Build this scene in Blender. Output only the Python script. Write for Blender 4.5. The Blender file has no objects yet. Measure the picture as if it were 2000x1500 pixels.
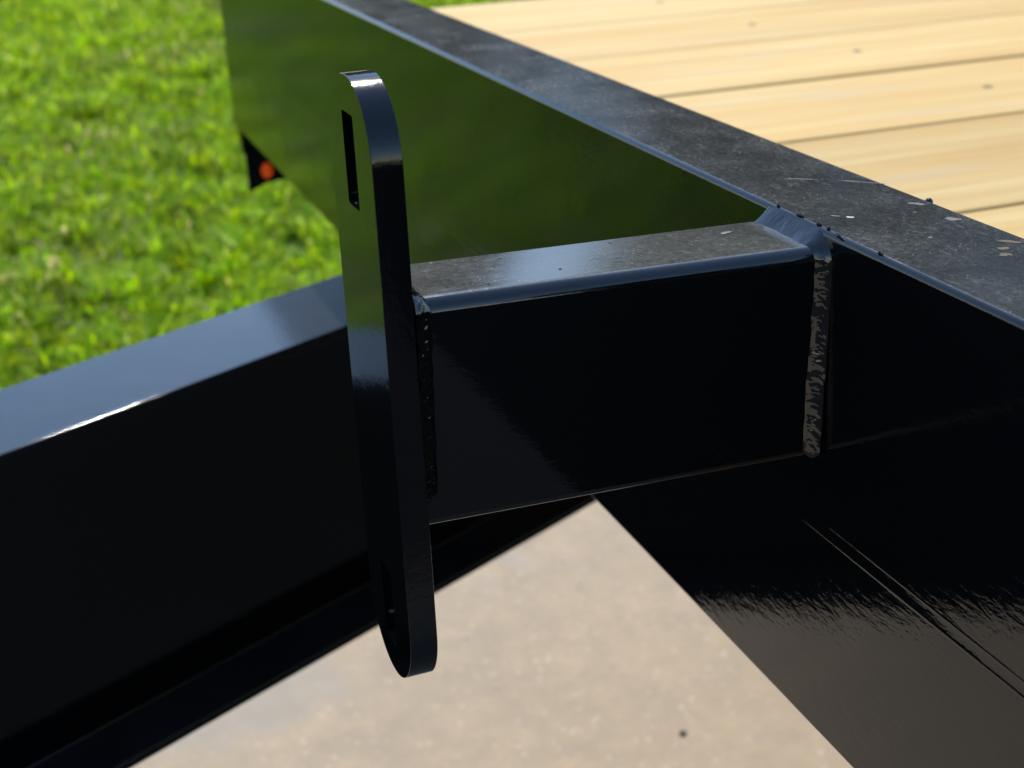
import bpy, bmesh, math, random
import numpy as np
from mathutils import Vector, Matrix, noise

random.seed(7)
rng = np.random.default_rng(11)
SC = bpy.context.scene
COL = SC.collection
R = math.radians

# ------------------------------------------------------------------ camera, sky, sun, exposure
GZ = -1.08                                   # ground level; z = 0 is the top of the trailer's front rail
CAM = Vector((-0.31596, -0.49633, 0.17255))
YAW, PITCH, ROLL = R(19.374), R(22.288), R(-2.439)
fw = Vector((math.sin(YAW) * math.cos(PITCH), math.cos(YAW) * math.cos(PITCH), -math.sin(PITCH)))
rt0 = Vector((math.cos(YAW), -math.sin(YAW), 0))
up0 = rt0.cross(fw)
rt = rt0 * math.cos(ROLL) + up0 * math.sin(ROLL)
up = -rt0 * math.sin(ROLL) + up0 * math.cos(ROLL)
cd = bpy.data.cameras.new('camera')
cam = bpy.data.objects.new('camera', cd)
COL.objects.link(cam)
cam.matrix_world = Matrix(((rt.x, up.x, -fw.x, CAM.x), (rt.y, up.y, -fw.y, CAM.y), (rt.z, up.z, -fw.z, CAM.z), (0, 0, 0, 1)))
cd.sensor_width = 36.0
cd.lens = 2800 / 2000 * 36.0
cd.clip_start = 0.02
cd.clip_end = 2000
cd.dof.use_dof = True
cd.dof.focus_distance = 0.585
cd.dof.aperture_fstop = 12.8
SC.camera = cam

SUN = Vector((0.215, 0.585, 0.79)).normalized()
SUN_EL = math.asin(SUN.z)
SUN_AZ = math.atan2(SUN.x, SUN.y)
world = bpy.data.worlds.new('World')
SC.world = world
world.use_nodes = True
wn = world.node_tree.nodes
wl = world.node_tree.links
sky = wn.new('ShaderNodeTexSky')
sky.sky_type = 'NISHITA'
sky.sun_disc = False
sky.sun_elevation = SUN_EL
sky.sun_rotation = SUN_AZ
sky.air_density = 1.35
sky.dust_density = 0.2
sky.ozone_density = 4.5
wl.new(sky.outputs[0], wn['Background'].inputs[0])
wn['Background'].inputs[1].default_value = 0.145
sl = bpy.data.lights.new('sun', 'SUN')
sl.energy = 3.5
sl.angle = R(0.53)
sl.color = (1.0, 0.93, 0.82)
so = bpy.data.objects.new('sun', sl)
COL.objects.link(so)
so.rotation_euler = (-SUN).to_track_quat('-Z', 'Y').to_euler()
SC.view_settings.view_transform = 'Standard'
SC.view_settings.look = 'None'
SC.view_settings.gamma = 1.0
SC.view_settings.exposure = 0.62

# ------------------------------------------------------------------ material helpers
class NT:
    def __init__(s, name):
        s.m = bpy.data.materials.new(name)
        s.m.use_nodes = True
        s.t = s.m.node_tree
        s.n = s.t.nodes
        s.b = s.n['Principled BSDF']
        s.out = s.n['Material Output']
    def L(s, a, b):
        s.t.links.new(a, b)
    def new(s, kind, **kw):
        n = s.n.new('ShaderNode' + kind)
        for k, v in kw.items():
            setattr(n, k, v)
        return n
    def inp(s, node, i, v):
        if isinstance(v, bpy.types.NodeSocket):
            s.L(v, node.inputs[i])
        elif v is not None:
            node.inputs[i].default_value = v
    def coord(s, kind='Object', scale=(1, 1, 1), loc=(0, 0, 0)):
        c = s.new('TexCoord')
        mp = s.new('Mapping')
        s.L(c.outputs[kind], mp.inputs[0])
        mp.inputs['Scale'].default_value = scale
        mp.inputs['Location'].default_value = loc
        return mp.outputs[0]
    def noise(s, vec, scale, detail=3, rough=.55, dist=0):
        n = s.new('TexNoise')
        s.L(vec, n.inputs['Vector'])
        n.inputs['Scale'].default_value = scale
        n.inputs['Detail'].default_value = detail
        n.inputs['Roughness'].default_value = rough
        n.inputs['Distortion'].default_value = dist
        return n.outputs['Fac']
    def vor(s, vec, scale, rand=1, out='Distance'):
        n = s.new('TexVoronoi')
        s.L(vec, n.inputs['Vector'])
        n.inputs['Scale'].default_value = scale
        n.inputs['Randomness'].default_value = rand
        return n.outputs[out]
    def ramp(s, fac, lo, hi, a=0.0, b=1.0):
        n = s.new('MapRange')
        s.L(fac, n.inputs[0])
        n.inputs[1].default_value = lo
        n.inputs[2].default_value = hi
        n.inputs[3].default_value = a
        n.inputs[4].default_value = b
        return n.outputs[0]
    def math(s, op, a, b=None):
        n = s.new('Math', operation=op)
        s.inp(n, 0, a)
        s.inp(n, 1, b)
        return n.outputs[0]
    def mix(s, f, a, b):
        n = s.new('Mix', data_type='RGBA')
        s.inp(n, 0, f)
        s.inp(n, 6, a)
        s.inp(n, 7, b)
        return n.outputs[2]
    def mixf(s, f, a, b):
        n = s.new('Mix', data_type='FLOAT')
        s.inp(n, 0, f)
        s.inp(n, 2, a)
        s.inp(n, 3, b)
        return n.outputs[0]
    def bump(s, h, strength, dist, prev=None):
        n = s.new('Bump')
        n.inputs['Strength'].default_value = strength
        n.inputs['Distance'].default_value = dist
        s.L(h, n.inputs['Height'])
        if prev is not None:
            s.L(prev, n.inputs['Normal'])
        return n.outputs[0]
    def set(s, **kw):
        for k, v in kw.items():
            s.inp(s.b, k.replace('_', ' '), v)

def C(r, g, b):
    return (r, g, b, 1)

def black_paint(name, dust=0.0, dustcol=C(.17, .165, .15), base=C(.0045, .005, .0065), rough=.05, wave=.25, peel=.10, streak=(1, 1, 1), spec=.5, dr=.4):
    """Glossy black enamel; settled dust and fine scuffs lie only on faces that look straight up."""
    t = NT(name)
    v = t.coord()
    g = t.new('NewGeometry')
    sx = t.new('SeparateXYZ')
    t.L(g.outputs['Normal'], sx.inputs[0])
    upm = t.ramp(sx.outputs['Z'], .93, .992)
    patch = t.ramp(t.noise(v, 22, 4, .6, .4), .32, .68, .6, 1)
    fine = t.ramp(t.noise(v, 420, 5, .75, .6), .38, .68)
    sv = t.coord(scale=streak)
    swirl = t.ramp(t.noise(sv, 190, 3, .7, 2.2), .52, .72)
    spk = t.ramp(t.vor(v, 330), .05, .12, 1, 0)
    spk2 = t.ramp(t.noise(v, 60, 2), .50, .58)
    spk = t.math('MULTIPLY', spk, spk2)
    d = t.math('ADD', t.math('MULTIPLY', fine, .34), t.math('MULTIPLY', swirl, .30))
    d = t.math('MULTIPLY', t.math('MULTIPLY', t.math('ADD', d, .42), patch), dust)
    d = t.math('MULTIPLY', d, upm)
    d = t.math('MINIMUM', d, 1.0)
    col = t.mix(d, base, dustcol)
    sp = t.math('MULTIPLY', t.math('MULTIPLY', spk, upm), min(1.0, dust * 1.2))
    sp = t.math('ADD', sp, t.math('MULTIPLY', t.math('MULTIPLY', spk, t.ramp(t.noise(v, 31, 2), .55, .7)), .06))
    col = t.mix(sp, col, C(.27, .265, .24))
    rg = t.mixf(t.math('MINIMUM', t.math('ADD', t.math('MULTIPLY', d, dr), t.math('MULTIPLY', sp, .4)), 1.0), rough, .48)
    b1 = t.bump(t.noise(v, 14, 2), wave, .0009)
    b2 = t.bump(t.noise(sv, 260, 3, .6), peel, .00025, b1)
    t.set(Base_Color=col, Roughness=rg, Normal=b2, Specular_IOR_Level=spec)
    return t.m

M = {}
M['rail'] = black_paint('black enamel rail', dust=.9, dustcol=C(.066, .069, .064), base=C(.0028, .003, .0036), wave=.34, peel=.40, streak=(1, .35, 1), spec=.5, dr=.9)
M['arm'] = black_paint('black enamel arm', dust=.95, dustcol=C(.145, .143, .125), base=C(.0028, .003, .0036), wave=.2, peel=.14, streak=(.4, 1, 1), spec=.8, dr=.45)
M['plate'] = black_paint('black enamel plate', dust=.12, base=C(.002, .0022, .0028), rough=.10, wave=.08, peel=.3, spec=.55)
M['tongue'] = black_paint('black enamel tongue', dust=.22, dustcol=C(.12, .12, .125), base=C(.0018, .002, .0026), rough=.07, wave=.15, peel=.45, spec=.48, dr=.1)
M['weld'] = black_paint('black enamel weld', dust=.0, base=C(.0025, .0027, .0033), wave=.35, peel=.5, spec=.8)
M['weld_smooth'] = black_paint('black enamel broad weld', dust=.0, base=C(.0028, .003, .0036), wave=.25, peel=.10, spec=.75)
M['under'] = black_paint('black enamel underframe', dust=.2, rough=.2)

def simple(name, col, rough=.5, **kw):
    t = NT(name)
    t.set(Base_Color=col, Roughness=rough, **kw)
    return t.m
def speckled(name, a, b, scale, rough=.5, **kw):
    t = NT(name)
    v = t.coord()
    t.set(Base_Color=t.mix(t.ramp(t.noise(v, scale, 4, .6), .35, .65), a, b), Roughness=rough, **kw)
    return t.m
M['chip_white'] = speckled('bare bright steel', C(.40, .42, .42), C(.62, .63, .61), 900, .35)
M['chip_scuff'] = speckled('scuffed primer', C(.12, .13, .13), C(.32, .33, .33), 700, .5)
M['chip_grey'] = speckled('worn grey primer', C(.028, .031, .033), C(.085, .088, .088), 1100, .6)
M['chip_rust'] = speckled('rust bloom', C(.06, .045, .03), C(.15, .115, .065), 1400, .9)
M['sparkle'] = speckled('pale quartz grit', C(.7, .68, .62), C(.85, .83, .78), 400, .25)  # whiteness imitates glints of the sun
M['spatter'] = simple('painted spatter bead', C(.012, .012, .014), .08)
M['screw'] = simple('dark coated screw', C(.05, .04, .025), .5)

def wood_mat():
    t = NT('fresh yellow pine')
    oi = t.new('ObjectInfo')
    v0 = t.coord()
    off = t.new('VectorMath', operation='ADD')
    sc = t.new('VectorMath', operation='SCALE')
    cmb = t.new('CombineXYZ')
    for i in range(3):
        t.L(oi.outputs['Random'], cmb.inputs[i])
    t.L(cmb.outputs[0], sc.inputs[0])
    sc.inputs['Scale'].default_value = 37.0
    t.L(v0, off.inputs[0])
    t.L(sc.outputs[0], off.inputs[1])
    def scaled(s):
        mp = t.new('Mapping')
        t.L(off.outputs[0], mp.inputs[0])
        mp.inputs['Scale'].default_value = s
        return mp.outputs[0]
    broad = t.noise(scaled((.9, 9, 9)), 1.6, 4, .55, .6)
    grain = t.noise(scaled((1.6, 70, 70)), 1.0, 4, .6, .8)
    fibre = t.noise(scaled((9, 420, 420)), 1.0, 3, .7)
    kn = t.ramp(t.vor(scaled((1.0, 3.4, 3.4)), 2.1), .02, .085, 1, 0)
    col = t.mix(t.ramp(broad, .38, .64), C(.56, .415, .185), C(.49, .315, .105))
    col = t.mix(t.ramp(grain, .42, .72, 0, .65), col, C(.43, .26, .085))
    col = t.mix(t.ramp(fibre, .5, .8, 0, .4), col, C(.40, .28, .13))
    col = t.mix(t.math('MULTIPLY', kn, .55), col, C(.30, .18, .08))
    st = t.ramp(t.noise(scaled((1, 5, 5)), 3.3, 3, .6, .5), .58, .78, 0, .42)
    col = t.mix(st, col, C(.36, .34, .30))
    hs = t.new('HueSaturation')
    t.L(t.ramp(oi.outputs['Random'], 0, 1, .86, 1.06), hs.inputs['Value'])
    hs.inputs['Saturation'].default_value = 1.06
    t.L(col, hs.inputs['Color'])
    col = hs.outputs[0]
    b = t.bump(grain, .25, .0012)
    b = t.bump(fibre, .2, .0004, b)
    t.set(Base_Color=col, Roughness=.62, Normal=b, Specular_IOR_Level=.3)
    return t.m
M['wood'] = wood_mat()

GREY_PATCH = (.60, -9.75, 0)
def concrete_mat():
    t = NT('worn concrete')
    v = t.coord()
    big = t.noise(v, 3.2, 4, .6, .3)
    med = t.noise(v, 17, 5, .7)
    agg = t.vor(v, 150, 1, 'Color')
    sep = t.new('SeparateColor')
    t.L(agg, sep.inputs[0])
    col = t.mix(t.ramp(big, .35, .65), C(.35, .28, .198), C(.385, .30, .208))
    col = t.mix(t.ramp(med, .36, .66, 0, .9), col, C(.295, .24, .175))
    col = t.mix(t.ramp(sep.outputs[0], .80, .95, 0, .45), col, C(.27, .235, .20))
    col = t.mix(t.ramp(sep.outputs[1], .965, .995, 0, .5), col, C(.52, .44, .35))
    # greyer patch beside the tongue
    sv = t.coord(scale=(4, 7, 0), loc=GREY_PATCH)
    ln = t.new('VectorMath', operation='LENGTH')
    t.L(sv, ln.inputs[0])
    wob = t.math('ADD', ln.outputs['Value'], t.ramp(t.noise(v, 7, 4, .6), .3, .7, -.35, .35))
    col = t.mix(t.ramp(wob, .6, 1.05, .6, 0), col, C(.285, .262, .23))
    stain = t.ramp(t.noise(v, 1.7, 3, .6, .8), .60, .72, 0, .55)
    col = t.mix(stain, col, C(.33, .315, .30))
    b = t.bump(t.noise(v, 90, 4, .7), .5, .0015)
    t.set(Base_Color=col, Roughness=.85, Normal=b)
    return t.m
M['concrete'] = concrete_mat()

M['asphalt'] = speckled('dark asphalt', C(.012, .012, .013), C(.024, .023, .023), 220, .9)  # for the ground added behind the camera

def lawn_mat():
    t = NT('soil and thatch under the lawn')
    v = t.coord()
    col = t.mix(t.ramp(t.noise(v, 1.1, 4, .6), .4, .65), C(.045, .085, .010), C(.06, .10, .011))
    col = t.mix(t.ramp(t.noise(v, 14, 5, .7), .42, .75, 0, .6), col, C(.07, .075, .025))
    t.set(Base_Color=col, Roughness=.95, Normal=t.bump(t.noise(v, 40, 4, .7), .8, .02))
    return t.m
M['lawn'] = lawn_mat()

def leafy(name, attr=True, col=C(.06, .1, .02), trans=.45, rough=.5):
    t = NT(name)
    if attr:
        a = t.new('Attribute', attribute_name='tint')
        c = a.outputs['Color']
    else:
        v = t.coord()
        c = t.mix(t.ramp(t.noise(v, 1.4, 3), .35, .65), col, tuple(x * .55 for x in col[:3]) + (1,))
    t.set(Base_Color=c, Roughness=rough, Specular_IOR_Level=.12)
    tr = t.new('BsdfTranslucent')
    hs = t.new('HueSaturation')
    hs.inputs['Saturation'].default_value = 1.1
    hs.inputs['Value'].default_value = 1.5
    t.inp(hs, 'Color', c)
    t.L(hs.outputs[0], tr.inputs['Color'])
    mx = t.new('MixShader')
    mx.inputs[0].default_value = trans
    t.L(t.b.outputs[0], mx.inputs[1])
    t.L(tr.outputs[0], mx.inputs[2])
    t.L(mx.outputs[0], t.out.inputs[0])
    return t.m
M['grass'] = leafy('lawn blades', trans=.5)
M['leaf'] = leafy('tree leaves', attr=False, col=C(.045, .075, .02), trans=.3)
M['leaf_dark'] = leafy('dark tree leaves', attr=False, col=C(.03, .05, .018), trans=.25)
M['bark'] = speckled('tree bark', C(.06, .045, .03), C(.13, .10, .075), 9, .9)
def lens_mat():
    t = NT('amber lens')
    t.set(Base_Color=C(.80, .13, .015), Roughness=.12, Emission_Color=C(1.0, .13, .01), Emission_Strength=.30)  # faint emission imitates sunlight glowing through the lens
    tr = t.new('BsdfTranslucent')
    tr.inputs['Color'].default_value = C(.95, .14, .01)
    mx = t.new('MixShader')
    mx.inputs[0].default_value = .6
    t.L(t.b.outputs[0], mx.inputs[1])
    t.L(tr.outputs[0], mx.inputs[2])
    t.L(mx.outputs[0], t.out.inputs[0])
    return t.m
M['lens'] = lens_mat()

# ------------------------------------------------------------------ mesh helpers
def tag(o, label=None, cat=None, group=None, kind=None):
    for k, v in (('label', label), ('category', cat), ('group', group), ('kind', kind)):
        if v:
            o[k] = v
    return o

def link(name, me, mat, parent=None, loc=None):
    o = bpy.data.objects.new(name, me)
    COL.objects.link(o)
    if mat is not None and not me.materials:
        me.materials.append(mat)
    if loc is not None:
        o.location = loc
    if parent is not None:
        o.parent = parent
        o.matrix_parent_inverse = parent_world(parent).inverted()
    return o

def parent_world(o):
    m = o.matrix_basis.copy()
    while o.parent is not None:
        m = o.parent.matrix_basis @ o.matrix_parent_inverse @ m if False else m
        break
    # every parent chain here uses plain translations / identity, so world = accumulated basis
    w = WORLD.get(o.name)
    return w if w is not None else m
WORLD = {}

def finish(bm, name, mat, parent=None, sharp=35, weighted=True):
    bmesh.ops.recalc_face_normals(bm, faces=bm.faces)
    for f in bm.faces:
        f.smooth = True
    for e in bm.edges:
        if len(e.link_faces) == 2:
            e.smooth = e.calc_face_angle(0) < R(sharp)
    me = bpy.data.meshes.new(name)
    bm.to_mesh(me)
    bm.free()
    o = link(name, me, mat, parent)
    WORLD[o.name] = Matrix.Identity(4)
    if weighted:
        md = o.modifiers.new('normals', 'WEIGHTED_NORMAL')
        md.keep_sharp = True
        md.weight = 100
    return o

def extrude_profile(bm, prof, a, b, fn):
    """prof: closed list of 2D points; fn(p, t) -> Vector. Caps included."""
    v0 = [bm.verts.new(fn(p, a)) for p in prof]
    v1 = [bm.verts.new(fn(p, b)) for p in prof]
    n = len(prof)
    for i in range(n):
        j = (i + 1) % n
        bm.faces.new((v0[i], v0[j], v1[j], v1[i]))
    bm.faces.new(v0)
    bm.faces.new(v1[::-1])

def arc(cx, cy, r, a0, a1, n):
    return [(cx + r * math.cos(R(a0 + (a1 - a0) * i / n)), cy + r * math.sin(R(a0 + (a1 - a0) * i / n))) for i in range(n + 1)]

def tube_mesh(bm, pts, radii, seg=8):
    rings = []
    for i, (p, r) in enumerate(zip(pts, radii)):
        p = Vector(p)
        d = (Vector(pts[min(i + 1, len(pts) - 1)]) - Vector(pts[max(i - 1, 0)])).normalized()
        a = d.orthogonal().normalized()
        b = d.cross(a)
        rings.append([bm.verts.new(p + (a * math.cos(2 * math.pi * k / seg) + b * math.sin(2 * math.pi * k / seg)) * r) for k in range(seg)])
    for r0, r1 in zip(rings, rings[1:]):
        for k in range(seg):
            bm.faces.new((r0[k], r0[(k + 1) % seg], r1[(k + 1) % seg], r1[k]))
    bm.faces.new(rings[0][::-1])
    bm.faces.new(rings[-1])

# ------------------------------------------------------------------ the setting
def sheet(name, x0, x1, y0, y1, z, mat, thick=0.0):
    bm = bmesh.new()
    bmesh.ops.create_cube(bm, size=1)
    for v in bm.verts:
        v.co = Vector(((x0 + x1) / 2 + v.co.x * (x1 - x0), (y0 + y1) / 2 + v.co.y * (y1 - y0), z - thick / 2 + v.co.z * thick))
    return finish(bm, name, mat, None, weighted=False)

lawn = sheet('lawn_ground', -300, 300, -300, 300, GZ - .03, M['lawn'], .5)
tag(lawn, 'soil and thatch of the lawn spreading away under the grass', 'lawn', kind='structure')
GRASS_Y = 2.05
pad = sheet('concrete_pad', -7, 9, -1.6, GRASS_Y, GZ, M['concrete'], .12)
tag(pad, 'sunlit beige concrete pad under the front of the trailer', 'concrete pad', kind='structure')

added_ground = sheet('added_dark_ground', -30, 30, -14, -1.6, GZ - .006, M['asphalt'], .1)  # unseen ground added so the black side faces reflect something dark
tag(added_ground, 'dark asphalt ground added behind the camera to darken reflections in the paint', 'added ground', kind='structure')

# ------------------------------------------------------------------ trailer
TR = bpy.data.objects.new('flatbed_trailer', None)
COL.objects.link(TR)
TR.empty_display_size = .2
TR.location = (0, 0, GZ)
WORLD[TR.name] = Matrix.Translation((0, 0, GZ))
tag(TR, 'glossy black flatbed trailer with yellow pine deck and slotted bracket at its front', 'trailer')

RAIL_H, RAIL_W, RAIL_R = .24325, .06397, .00304
Y_END, Y_NEAR = 1.54387, -.85
# front rail: channel, web to the front, flanges to the rear
tw_, tf_ = .0062, .0105
prof = []
prof += [(RAIL_W, -.0008), (RAIL_W - .0008, 0)]
prof += arc(RAIL_R, -RAIL_R, RAIL_R, 90, 180, 7)
def ridge(z, h, w):                                  # faint rolled-in mill line along the web
    return [(0, z + w), (-h * .7, z + w * .4), (-h, z), (-h * .7, z - w * .4), (0, z - w)]
prof += ridge(-.1322, .00012, .0010) + ridge(-.1386, .00017, .0013)
prof += arc(RAIL_R, -RAIL_H + RAIL_R, RAIL_R, 180, 270, 7)
prof += [(RAIL_W, -RAIL_H), (RAIL_W, -RAIL_H + tf_ * .8), (tw_ + .006, -RAIL_H + tf_ * 1.15), (tw_, -RAIL_H + tf_ * 1.15 + .006)]
prof += [(tw_, -tf_ * 1.15 - .006), (tw_ + .006, -tf_ * 1.15), (RAIL_W, -tf_ * .8)]
bm = bmesh.new()
NSEG = 24
ys = [Y_NEAR + (Y_END - Y_NEAR) * i / NSEG for i in range(NSEG + 1)]
extrude_profile(bm, prof, Y_NEAR, Y_END, lambda p, t: Vector((p[0], t, p[1])))
rail = finish(bm, 'front_rail', M['rail'], TR, sharp=50)

# tongue: wide-flange beam running under the rail
TANG = R(27.557)
TD = Vector((math.cos(TANG), math.sin(TANG), 0))
TN = Vector((-math.sin(TANG), math.cos(TANG), 0))
TB = Vector((0, .67978, 0))
TW, TTOP, TBOT = .11596, -RAIL_H - .0006, -.54837
fl, wb, e = .0095, .0065, .0020
def ibeam():
    w, h = TW, TTOP - TBOT
    c = w / 2
    top, bot = TTOP, TBOT
    p = arc(w - e, top - e, e, 90, 0, 4) + arc(w - e, top - fl + e, e, 0, -90, 4) + [(c + wb / 2 + .0012, top - fl)]
    p += arc(c + wb / 2 + .0012, top - fl - .0012, .0012, 90, 180, 4)[1:]
    p += arc(c + wb / 2 + .0012, bot + fl + .0012, .0012, 180, 270, 4)
    p += arc(w - e, bot + fl - e, e, 90, 0, 4) + arc(w - e, bot + e, e, 0, -90, 4)
    p += arc(e, bot + e, e, 270, 180, 4) + arc(e, bot + fl - e, e, 180, 90, 4)
    p += arc(c - wb / 2 - .0012, bot + fl + .0012, .0012, 270, 360, 4)
    p += arc(c - wb / 2 - .0012, top - fl - .0012, .0012, 0, 90, 4)
    p += arc(e, top - fl + e, e, 270, 180, 4) + arc(e, top - e, e, 180, 90, 4)
    return p
bm = bmesh.new()
extrude_profile(bm, ibeam(), -2.0, 1.6, lambda p, t: TB + TN * p[0] + TD * t + Vector((0, 0, p[1])))
tongue = finish(bm, 'tongue_beam', M['tongue'], TR)

# bracket arm: rounded rectangular tube
WS, HS, RS, ZS, LA = .0508, .09545, .0063, -.00683, .18013
sy, sp = R(.516), R(-1.406)
EX = Vector((math.cos(sy) * math.cos(sp), math.sin(sy) * math.cos(sp), math.sin(sp)))
EY = Vector((-math.sin(sy), math.cos(sy), 0))
EZ = EX.cross(EY)
S0 = Vector((0, 0, ZS))
def S(x, y, z):
    return S0 + EX * x + EY * y + EZ * z
tp = arc(RS, -RS, RS, 90, 180, 8) + arc(.0032, -HS + .0032, .0032, 180, 270, 6) + arc(WS - RS, -HS + RS, RS, 270, 360, 6) + arc(WS - RS * .55, -RS * .55, RS * .55, 0, 90, 6)
bm = bmesh.new()
extrude_profile(bm, tp, -LA - .001, .003, lambda p, t: S(t, p[0], p[1]))
arm = finish(bm, 'bracket_arm', M['arm'], TR)

# bracket plate: round-ended flat bar with a slot at either end
PT, PY0, PW, PZT, PZB = .01173, -.005, .06156, .13079, -.12618
le, lr = R(-1.524), R(-.145)
pey = EY * math.cos(lr) + EZ * math.sin(lr)
pez0 = -EY * math.sin(lr) + EZ * math.cos(lr)
pez = pez0 * math.cos(le) + EX * math.sin(le)
pex = EX * math.cos(le) - pez0 * math.sin(le)
PO = S(-LA, 0, -HS / 2)
def Q(x, y, z):
    return PO + pex * x + pey * y + pez * z
def to_plate(p):
    d = p - PO
    return d.dot(pex), d.dot(pey), d.dot(pez)
bm = bmesh.new()
pc = PY0 + PW / 2
outl = arc(pc, PZT - PW / 2, PW / 2, 0, 180, 36) + arc(pc, PZB + PW / 2, PW / 2, 180, 360, 36)
SL0, SL1, SW = .0780, .1142, .0080          # slot ends from the plate's middle, half width
zc = (PZT + PZB) / 2
def slot(z0, z1):
    r = .0012
    y0, y1 = pc - SW, pc + SW
    return arc(y1 - r, z1 - r, r, 0, 90, 2) + arc(y0 + r, z1 - r, r, 90, 180, 2) + arc(y0 + r, z0 + r, r, 180, 270, 2) + arc(y1 - r, z0 + r, r, 270, 360, 2)
edges = []
for lp in (outl, slot(zc + SL0, zc + SL1), slot(zc - SL1, zc - SL0)):
    vs = [bm.verts.new(Q(-PT, y, z)) for y, z in lp]
    edges += [bm.edges.new((vs[i], vs[(i + 1) % len(vs)])) for i in range(len(vs))]
res = bmesh.ops.triangle_fill(bm, edges=edges, use_beauty=True, use_dissolve=False)
faces = [f for f in bm.faces]
ex = bmesh.ops.extrude_face_region(bm, geom=faces)
nv = [g for g in ex['geom'] if isinstance(g, bmesh.types.BMVert)]
bmesh.ops.translate(bm, verts=nv, vec=pex * PT)
bmesh.ops.recalc_face_normals(bm, faces=bm.faces)
bm.normal_update()
be = [ed for ed in bm.edges if len(ed.link_faces) == 2 and ed.calc_face_angle(0) > R(70) and abs((ed.verts[0].co - ed.verts[1].co).normalized().dot(pex)) < .5]
def outer(ed):
    _, y, z = to_plate((ed.verts[0].co + ed.verts[1].co) / 2)
    return abs(y - pc) > SW + .003 or abs(z - zc) > SL1 + .002 or abs(z - zc) < SL0 - .002
be = [ed for ed in be if outer(ed)]
bmesh.ops.bevel(bm, geom=be, offset=.0003, segments=2, profile=.5, affect='EDGES')
plate = finish(bm, 'bracket_plate', M['plate'], TR, sharp=40)

# weld beads: rippled fillets
def perimeter(z_end, y_start):
    """Points and outward normals round the arm: along its top, over the near corner, down the near side."""
    out = []
    step = .00032
    n = int((y_start - RS) / step)
    for i in range(n):
        out.append(((y_start + (RS - y_start) * i / n, 0), (0, 1)))
    m = max(4, int(RS * math.pi / 2 / step))
    for i in range(m):
        a = R(90 + 90 * i / m)
        out.append(((RS + RS * math.cos(a), -RS + RS * math.sin(a)), (math.cos(a), math.sin(a))))
    n = int((-RS - z_end) / step)
    for i in range(n + 1):
        out.append(((0, -RS + (z_end + RS) * i / n), (-1, 0)))
    return out
def weld(name, x0, ax, z_end, y_start, top, side, mat, parent, seed, seg=15, lump=1.0):
    """One continuous fillet round the arm; top / side = (leg along the arm, leg along the joined face, bulge, lump height)."""
    pth = perimeter(z_end, y_start)
    bm = bmesh.new()
    rows, base = [], []
    N = len(pth)
    off = Vector((seed * 3.7, seed * 1.9, 0))
    s = 0
    for i, ((y, z), (ny, nz)) in enumerate(pth):
        if i:
            s += math.hypot(y - pth[i - 1][0][0], z - pth[i - 1][0][1])
        k = min(1, max(0, -ny)) ** .7                       # 0 on the top, 1 on the side
        l1, l2, bu, am = [a * (1 - k) + b * k for a, b in zip(top, side)]
        en = min(1.0, math.sqrt(min(i + .5, N - i - .5) / 14))
        P = S(x0, y, z)
        nv = EY * ny + EZ * nz
        outv = (ax + nv).normalized()
        tq = Vector((s * 150, 0, 0)) + off
        l1 *= 1 + .13 * lump * noise.noise(tq * .8)
        l2 *= 1 + .10 * lump * noise.noise(tq * .7 + Vector((0, 9, 0)))
        row = []
        for q in range(seg):
            u = q / (seg - 1)
            w = math.sin(math.pi * u)
            sp_ = s + .0022 * w                              # ripples bow along the travel direction
            nn = noise.noise(Vector((sp_ * 330, u * 2.2, 0)) + off) + .55 * noise.noise(Vector((sp_ * 900, u * 4.5, 3)) + off)
            rip = math.cos(2 * math.pi * sp_ / .0047 + 2 * noise.noise(Vector((s * 90, 4, 0)) + off))
            h = bu * w + am * w * (nn + .08 * rip)
            row.append(bm.verts.new(P + (ax * l1 * (1 - u) + nv * l2 * u + outv * h) * en - outv * .0004))
        rows.append(row)
        base.append(bm.verts.new(P - outv * .0014))
    for i in range(N - 1):
        for q in range(seg - 1):
            bm.faces.new((rows[i][q], rows[i][q + 1], rows[i + 1][q + 1], rows[i + 1][q]))
        bm.faces.new((rows[i][-1], base[i], base[i + 1], rows[i + 1][-1]))
        bm.faces.new((base[i], rows[i][0], rows[i + 1][0], base[i + 1]))
    bm.faces.new(rows[0] + [base[0]])
    bm.faces.new((rows[-1] + [base[-1]])[::-1])
    return finish(bm, name, M[mat], parent, sharp=75, weighted=False)

# arm to rail, then arm to plate
weld('weld_bead', .0002, -EX, -HS - .0008, WS + .0015, (.0072, .0066, -.0003, .00013), (.0058, .0054, .0003, .00027), 'weld_smooth', TR, 1)
weld('weld_bead', -LA, EX, -HS + .010, WS - .0005, (.0062, .0042, .0002, .00040), (.0074, .0050, .0006, .00075), 'weld_smooth', TR, 2, lump=1.6)

# spatter beads on the rail edge
bm = bmesh.new()
for x, y, s in ((.0023, .0437, 1), (.0024, .0272, .9), (.0025, .0255, 1.1), (.0027, .0235, .7), (.0024, .0107, 1.1), (.0026, .0093, .8), (.0026, .0029, 1.1), (.0008, -.0066, 1.0), (.0002, -.0085, 1.2), (.0018, -.0354, .9), (.0020, -.0372, .6), (.0645, .0204, 2.2)):
    r = .00085 * s
    bmesh.ops.create_icosphere(bm, subdivisions=2, radius=r, matrix=Matrix.Translation((x, y, -.0002 + (.0006 if x < .06 else -.0004))))
sp_o = finish(bm, 'weld_spatter', M['spatter'], rail, sharp=180, weighted=False)
tag(sp_o, kind='stuff')

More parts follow.
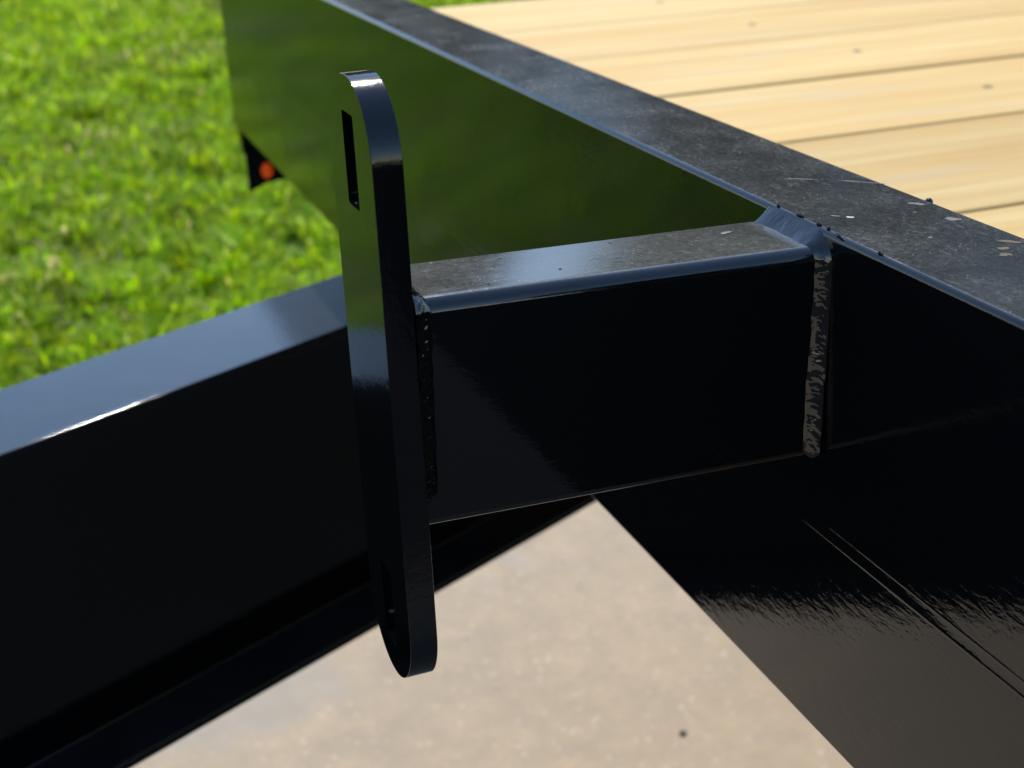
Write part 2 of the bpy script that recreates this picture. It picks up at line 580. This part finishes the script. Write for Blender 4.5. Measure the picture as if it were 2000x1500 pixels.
# chips and scratches in the rail's paint
def chip(name, c, lx, ly, ang, mat, parent, n=14, jag=.35, z=.00018, th=.0002):
    bm = bmesh.new()
    vs = []
    for i in range(n):
        a = 2 * math.pi * i / n
        k = 1 + random.uniform(-jag, jag)
        x, y = lx * math.cos(a) * k, ly * math.sin(a) * k
        vs.append(bm.verts.new((c[0] + x * math.cos(ang) - y * math.sin(ang), c[1] + x * math.sin(ang) + y * math.cos(ang), c[2] + z)))
    f = bm.faces.new(vs)
    ex = bmesh.ops.extrude_face_region(bm, geom=[f])
    bmesh.ops.translate(bm, verts=[g for g in ex['geom'] if isinstance(g, bmesh.types.BMVert)], vec=(0, 0, -th - .0002))
    return finish(bm, name, M[mat], parent, sharp=30, weighted=False)
AS = math.atan2(-.0091, .0123)
chip('scratch', (.0345, .0805, 0), .0072, .00040, AS, 'chip_scuff', rail, 18, .45)
chip('scratch', (.0318, .0825, 0), .0022, .00045, AS, 'chip_white', rail, 12, .5)
chip('scratch', (.0555, .0628, 0), .0100, .00028, math.atan2(-.016, .0151), 'chip_scuff', rail, 18, .4)
chip('paint_chip', (.0199, .0139, 0), .0018, .0009, -.7, 'chip_white', rail)
chip('paint_chip', (.0155, .0182, 0), .0022, .0006, -.7, 'chip_grey', rail)
chip('paint_chip', (.0570, .0180, 0), .0040, .0016, -.9, 'chip_grey', rail, 26, .4)
chip('paint_chip', (.0560, -.0090, 0), .0034, .0022, -.8, 'chip_grey', rail, 22, .4)
chip('paint_chip', (.0480, .0072, 0), .0012, .0012, 0, 'chip_rust', rail, 9)
chip('paint_chip', (.0478, -.0520, 0), .0030, .0016, -.5, 'chip_rust', rail)
chip('paint_chip', (.0430, -.0590, 0), .0026, .0020, .4, 'chip_rust', rail)
chip('paint_chip', (.0560, -.0460, 0), .0050, .0013, -.8, 'chip_rust', rail, 16)
for i in range(8):
    x, y = random.uniform(.006, .06), random.uniform(-.13, .45)
    chip('paint_chip', (x, y, 0), random.uniform(.0003, .0010), random.uniform(.0002, .0004), random.uniform(-1.2, .2), random.choice(['chip_grey', 'chip_grey', 'chip_grey', 'chip_white']), rail, 8)
for i in range(6):
    p = S(random.uniform(-.165, -.012), random.uniform(.010, .045), 0)
    chip('paint_chip', p, random.uniform(.0004, .0010), random.uniform(.0003, .0006), random.uniform(-.6, .6), random.choice(['chip_grey', 'chip_grey', 'chip_rust']), arm, 8, z=.0003)
chip('paint_chip', S(-.028, .036, 0), .0032, .0014, .2, 'chip_grey', arm, 14, z=.0003)

# side marker lamp under the rail's far end
bm = bmesh.new()
yb = 1.525
pp = [(.0085, -RAIL_H), (.0085, -.3385), (.020, -.3340), (.033, -.3285), (.061, -.3255), (.110, -.3255), (.110, -RAIL_H)]
v0 = [bm.verts.new((x, yb, z)) for x, z in pp]
v1 = [bm.verts.new((x, yb + .005, z)) for x, z in pp]
for i in range(len(pp)):
    j = (i + 1) % len(pp)
    bm.faces.new((v0[i], v0[j], v1[j], v1[i]))
bm.faces.new(v0)
bm.faces.new(v1[::-1])
lb = finish(bm, 'marker_bracket', M['under'], TR, weighted=False)
bm = bmesh.new()
bmesh.ops.create_cube(bm, size=1)
for v in bm.verts:
    v.co = Vector((.0065 + v.co.x * .005, 1.533 + v.co.y * .022, -.262 + v.co.z * .038))
    if v.co.z < -.27:
        v.co.y -= .006
finish(bm, 'bracket_flange', M['tongue'], lb, weighted=False)
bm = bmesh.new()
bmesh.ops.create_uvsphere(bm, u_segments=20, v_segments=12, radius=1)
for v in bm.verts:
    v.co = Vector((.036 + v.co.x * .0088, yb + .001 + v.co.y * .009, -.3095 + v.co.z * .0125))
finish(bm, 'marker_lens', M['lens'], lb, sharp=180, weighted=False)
bm = bmesh.new()
n = 24
for y0_, ro, ri in ((yb - .004, .0135, .0092),):
    A = [[bm.verts.new((.036 + r * .95 * math.cos(2 * math.pi * i / n), y, -.3095 + r * 1.25 * math.sin(2 * math.pi * i / n))) for i in range(n)] for r, y in ((ri, y0_), (ro, y0_), (ro, yb + .001), (ri, yb + .001))]
    for a in range(4):
        for i in range(n):
            j = (i + 1) % n
            bm.faces.new((A[a][i], A[a][j], A[(a + 1) % 4][j], A[(a + 1) % 4][i]))
finish(bm, 'lamp_grommet', M['under'], lb, weighted=False)

# deck: pine boards, each with its row of screws
ZD = -.10576
deck = bpy.data.objects.new('deck', None)
COL.objects.link(deck)
deck.parent = TR
deck.location = (0, 0, -GZ)
WORLD[deck.name] = Matrix.Identity(4)
X0, X1, TH = RAIL_W + .004, 5.2, .038
bounds = [1.54387, 1.26223, 1.0205, .77875, .5501, .30393, .064, -.176, -.416, -.656, -.85]
def board_mesh(w, seed):
    g = .0026
    bm = bmesh.new()
    r = .0035
    hw = w / 2 - g
    pr = arc(hw - r, -r, r, 0, 90, 3) + arc(-hw + r, -r, r, 90, 180, 3) + [(-hw, -TH), (hw, -TH)]
    extrude_profile(bm, pr, 0, X1 - X0, lambda p, t: Vector((t, p[0], p[1])))
    bmesh.ops.recalc_face_normals(bm, faces=bm.faces)
    for f in bm.faces:
        f.smooth = False
    me = bpy.data.meshes.new('plank')
    bm.to_mesh(me)
    bm.free()
    me.materials.append(M['wood'])
    return me
bm = bmesh.new()
ring = [(.0008, .0001), (.0046, .0004), (.0052, -.0004), (.0052, -.006)]
for k in range(1):
    n = 12
    rows = [[bm.verts.new((r * math.cos(2 * math.pi * i / n), r * math.sin(2 * math.pi * i / n), z)) for i in range(n)] for r, z in ring]
    for a, b in zip(rows, rows[1:]):
        for i in range(n):
            bm.faces.new((a[i], a[(i + 1) % n], b[(i + 1) % n], b[i]))
    bm.faces.new(rows[0][::-1])
bmesh.ops.recalc_face_normals(bm, faces=bm.faces)
screw_me = bpy.data.meshes.new('screw')
bm.to_mesh(screw_me)
bm.free()
screw_me.materials.append(M['screw'])
for i, (a, b) in enumerate(zip(bounds, bounds[1:])):
    me = board_mesh(a - b, i)
    tight = i in (1, 2)
    dz = random.uniform(-.0012, .0008)
    if i == 2:
        dz = -.0004
    if i == 1:
        dz = -.0002
    o = bpy.data.objects.new('plank', me)
    COL.objects.link(o)
    o.parent = deck
    yc = (a + b) / 2
    if i == 1:
        yc -= .0024
    if i == 2:
        yc += .0024
    o.location = (X0 + random.uniform(0, .003), yc, ZD + dz)
    for xs in (.595, 1.20, 1.81):
        for dy in ((-.007,) if i in (0, 1, 2, 3) else (-.05, .05)):
            s = bpy.data.objects.new('screw', screw_me)
            COL.objects.link(s)
            s.parent = o
            s.location = (xs - X0 + random.uniform(-.004, .004), dy, .0002)

# cross members that carry the boards
for xc in (.30, .60, 1.20, 1.81, 2.42, 3.03, 3.64, 4.25, 4.86):
    bm = bmesh.new()
    pr = [(0, 0), (.04, 0), (.04, -.006), (.005, -.006), (.005, -.070), (.04, -.070), (.04, -.0762), (0, -.0762)]
    extrude_profile(bm, pr, Y_NEAR + .02, Y_END - .02, lambda p, t: Vector((xc - .02 + p[0], t, ZD - TH - .002 + p[1])))
    finish(bm, 'crossmember', M['under'], TR, weighted=False)

# ------------------------------------------------------------------ lawn blades
def grass(name, n_near, n_far):
    P = []
    # the part of the lawn the picture looks at, then its wider surroundings
    y = GRASS_Y + .0 + (rng.random(n_near) ** 1.5) * 9.5
    f = (y - CAM.y)
    x = CAM.x + f * (-.08 + rng.random(n_near) * .44)
    P.append(np.stack([x, y], 1))
    y = GRASS_Y + (rng.random(n_far) ** 1.3) * 13
    x = -5.5 + rng.random(n_far) * 8
    P.append(np.stack([x, y], 1))
    P = np.concatenate(P)
    n = len(P)
    dist = np.linalg.norm(P - np.array([CAM.x, CAM.y]), axis=1)
    # clumps: height and colour drift together over the lawn
    def field(s, k):
        r2 = np.random.default_rng(k)
        v = np.zeros(n)
        for _ in range(9):
            a = r2.random() * 6.283
            w = s * (.5 + 1.2 * r2.random())
            v += np.sin((P[:, 0] * np.cos(a) + P[:, 1] * np.sin(a)) * w + r2.random() * 6.283)
        return v / 3.0
    f1, f2, f3, f4 = field(3.0, 1), field(11.0, 2), field(26.0, 3), field(62.0, 4)
    keep = (f3 + .6 * f2 + .7 * f4) > -1.45 + 1.0 * rng.random(n)
    P, dist, f1, f2, f3, f4 = P[keep], dist[keep], f1[keep], f2[keep], f3[keep], f4[keep]
    n = len(P)
    h = .045 + .055 * rng.random(n) ** 2 + .022 * np.clip(f2, -1, 1.5) + .022 * np.clip(f3, -1, 1.5) + .022 * np.clip(f4, -1, 1.5)
    h = np.clip(h, .012, .15) * (1 + .02 * dist)
    w = (.0030 + .0050 * rng.random(n) ** 2) * (1 + .07 * dist)
    th = rng.random(n) * 6.283
    le = .25 + .85 * rng.random(n)
    d = np.stack([np.cos(th), np.sin(th), np.zeros(n)], 1)
    s = np.stack([-np.sin(th), np.cos(th), np.zeros(n)], 1)
    b = np.concatenate([P, np.full((n, 1), GZ - .032)], 1)
    up_ = np.array([0, 0, 1.0])
    m = b + up_ * (h * .6)[:, None] + d * (h * le * .35)[:, None]
    t = b + up_ * (h * (1.0 - .35 * le))[:, None] + d * (h * le * 1.0)[:, None]
    V = np.stack([b - s * w[:, None] * .5, b + s * w[:, None] * .5, m - s * w[:, None] * .55, m + s * w[:, None] * .55, t], 1).reshape(-1, 3)
    i0 = np.arange(n) * 5
    F = np.stack([np.stack([i0, i0 + 1, i0 + 3], 1), np.stack([i0, i0 + 3, i0 + 2], 1), np.stack([i0 + 2, i0 + 3, i0 + 4], 1)], 1).reshape(-1, 3)
    me = bpy.data.meshes.new(name)
    me.vertices.add(len(V))
    me.vertices.foreach_set('co', V.astype(np.float32).ravel())
    me.loops.add(F.size)
    me.loops.foreach_set('vertex_index', F.astype(np.int32).ravel())
    me.polygons.add(len(F))
    me.polygons.foreach_set('loop_start', (np.arange(len(F)) * 3).astype(np.int32))
    me.polygons.foreach_set('loop_total', np.full(len(F), 3, np.int32))
    me.update(calc_edges=True)
    # blade tints: fresh green, yellow green, bluish clover, dry straw
    pal = np.array([[.17, .30, .008], [.29, .37, .008], [.10, .20, .012], [.22, .30, .06], [.40, .34, .17]])
    u = rng.random(n) + .16 * f1 + .10 * f2 - .12 * f4
    k = np.select([u < .36, u < .76, u < .92, u < 1.0], [0, 1, 2, 3], 0)
    dry = (rng.random(n) < (.03 + .16 * np.clip(-f1 - .5, 0, 2)))
    k = np.where(dry, 4, k)
    c = pal[k] * (.45 + 1.0 * rng.random(n))[:, None]
    c *= np.clip(1.16 + .22 * f4 + .16 * f3 + .12 * f1, .45, 1.9)[:, None]  # sunlit clumps and shaded gaps put into the blade colour
    c *= np.where((P[:, 0] < -.75)[:, None], np.array([.64, .72, 1.3]), 1.0)     # left lawn darkened and greened to deepen its reflection in the rail
    c = np.concatenate([np.clip(c, 0, .75), np.ones((n, 1))], 1)
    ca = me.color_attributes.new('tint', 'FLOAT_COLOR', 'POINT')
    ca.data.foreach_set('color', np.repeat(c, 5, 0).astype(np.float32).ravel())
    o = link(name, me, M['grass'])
    return o
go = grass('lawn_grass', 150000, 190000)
tag(go, 'bright sunlit lawn grass with yellow green and dry patches beyond the trailer', 'grass', kind='stuff')

# grit lying on the concrete; its pale colour stands in for sun sparkle
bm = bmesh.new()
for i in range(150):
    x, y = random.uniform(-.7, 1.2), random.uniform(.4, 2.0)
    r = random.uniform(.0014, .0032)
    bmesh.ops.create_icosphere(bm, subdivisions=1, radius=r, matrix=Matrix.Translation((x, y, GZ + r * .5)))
tag(finish(bm, 'pale_grit', M['sparkle'], None, sharp=20, weighted=False), 'grit coloured pale to imitate sun glints, scattered over the concrete pad', 'grit', kind='stuff')
def pebble(x, y, r, mat, label, cat='pebble'):
    bm = bmesh.new()
    bmesh.ops.create_icosphere(bm, subdivisions=2, radius=1)
    for v in bm.verts:
        v.co = Vector((v.co.x * r * 1.2, v.co.y * r, v.co.z * r * .7)) * (1 + random.uniform(-.15, .15))
    me = bpy.data.meshes.new('pebble')
    bm.to_mesh(me)
    bm.free()
    o = link('pebble', me, mat, None, (x, y, GZ + r * .5))
    tag(o, label, cat)
M['dark_stone'] = speckled('dark bluish stone', C(.03, .04, .045), C(.07, .085, .09), 300, .6)
k = (-GZ + .17255) / (.95 + .17255)
pebble(CAM.x + (.38 - CAM.x) * k, CAM.y + (.88 - CAM.y) * k, .0048, M['dark_stone'], 'small dark pebble on the concrete near the rail\'s lower edge')

# ------------------------------------------------------------------ trees round the lawn
def tree_meshes(seed, hgt, wid, leaves, leaf_mat):
    rs = np.random.default_rng(seed)
    rd = random.Random(seed)
    bm = bmesh.new()
    pts = [(0, 0, -.2)]
    for i in range(1, 7):
        pts.append((rd.uniform(-.02, .02) * hgt * i / 6, rd.uniform(-.02, .02) * hgt * i / 6, hgt * .78 * i / 6))
    tube_mesh(bm, pts, [hgt * .028 * (1 - .13 * i) for i in range(7)], 9)
    cl = []
    for i in range(46):
        q = rd.uniform(.0, 1.0)
        a = rd.uniform(0, 6.283)
        prof_ = math.sin(math.pi * min(1, .12 + .85 * q)) ** .6
        rr = wid * .5 * prof_ * rd.uniform(.35, .95)
        c = Vector((rr * math.cos(a), rr * math.sin(a), hgt * (.16 + .80 * q)))
        k0 = pts[min(6, max(1, int(q * 5)))]
        st = Vector(k0)
        mid = st.lerp(c, .55) + Vector((0, 0, -.03 * hgt))
        tube_mesh(bm, [st, mid, c], [hgt * .009, hgt * .006, hgt * .002], 5)
        cl.append((c, wid * rd.uniform(.10, .19)))
    bmesh.ops.recalc_face_normals(bm, faces=bm.faces)
    tm = bpy.data.meshes.new('trunk')
    bm.to_mesh(tm)
    bm.free()
    tm.materials.append(M['bark'])
    V = []
    per = leaves // len(cl)
    for c, r in cl:
        p = rs.normal(size=(per, 3))
        p /= np.linalg.norm(p, axis=1)[:, None]
        p *= (r * rs.random(per) ** .45)[:, None] * np.array([1.15, 1.15, .8])
        V.append(p + np.array(c))
    P = np.concatenate(V)
    n = len(P)
    sz = .16 + .18 * rs.random(n)
    a = rs.normal(size=(n, 3))
    a /= np.linalg.norm(a, axis=1)[:, None]
    b = np.cross(a, rs.normal(size=(n, 3)))
    b /= np.linalg.norm(b, axis=1)[:, None]
    W = np.stack([P - a * sz[:, None], P + b * (sz * .45)[:, None], P + a * sz[:, None], P - b * (sz * .45)[:, None]], 1).reshape(-1, 3)
    lm = bpy.data.meshes.new('crown')
    lm.from_pydata(W.tolist(), [], (np.arange(n * 4).reshape(-1, 4)).tolist())
    lm.materials.append(leaf_mat)
    return tm, lm
kinds = [tree_meshes(3, 13.0, 5.2, 12000, M['leaf']), tree_meshes(8, 12.0, 9.0, 16000, M['leaf_dark'])]
def tree(kind, bearing, dist, sc, label, rz):
    o = bpy.data.objects.new('broadleaf_tree', None)
    COL.objects.link(o)
    b = R(bearing)
    o.location = (CAM.x + dist * math.sin(b), CAM.y + dist * math.cos(b), GZ - .03)
    o.rotation_euler = (0, 0, rz)
    o.scale = (sc, sc, sc)
    tag(o, label, 'tree', 'trees beyond the lawn')
    for nm, me in zip(('trunk', 'crown'), kinds[kind]):
        c = bpy.data.objects.new(nm, me)
        COL.objects.link(c)
        c.parent = o
tree(0, 14.7, 26, .95, 'slim leafy tree left of the sky gap mirrored on the bracket arm', .3)
tree(1, 31.0, 25, 1.08, 'broad dark tree right of the sky gap mirrored on the bracket arm', 1.2)
tree(1, 21.5, 22, .52, 'low bushy tree closing the foot of the sky gap between two taller trees', 3.1)
tree(1, 47, 25, 1.1, 'broad dark tree beyond the deck, farthest right of the row', 4.0)
tree(0, 178, 24, .9, 'leafy tree standing behind the camera, mirrored on the bracket edge', 2.0)
tree(1, 205, 26, .9, 'broad dark tree behind the camera and left of the leafy one', 5.0)
tree(1, 150, 26, .95, 'broad dark tree behind the camera and right of the leafy one', .6)
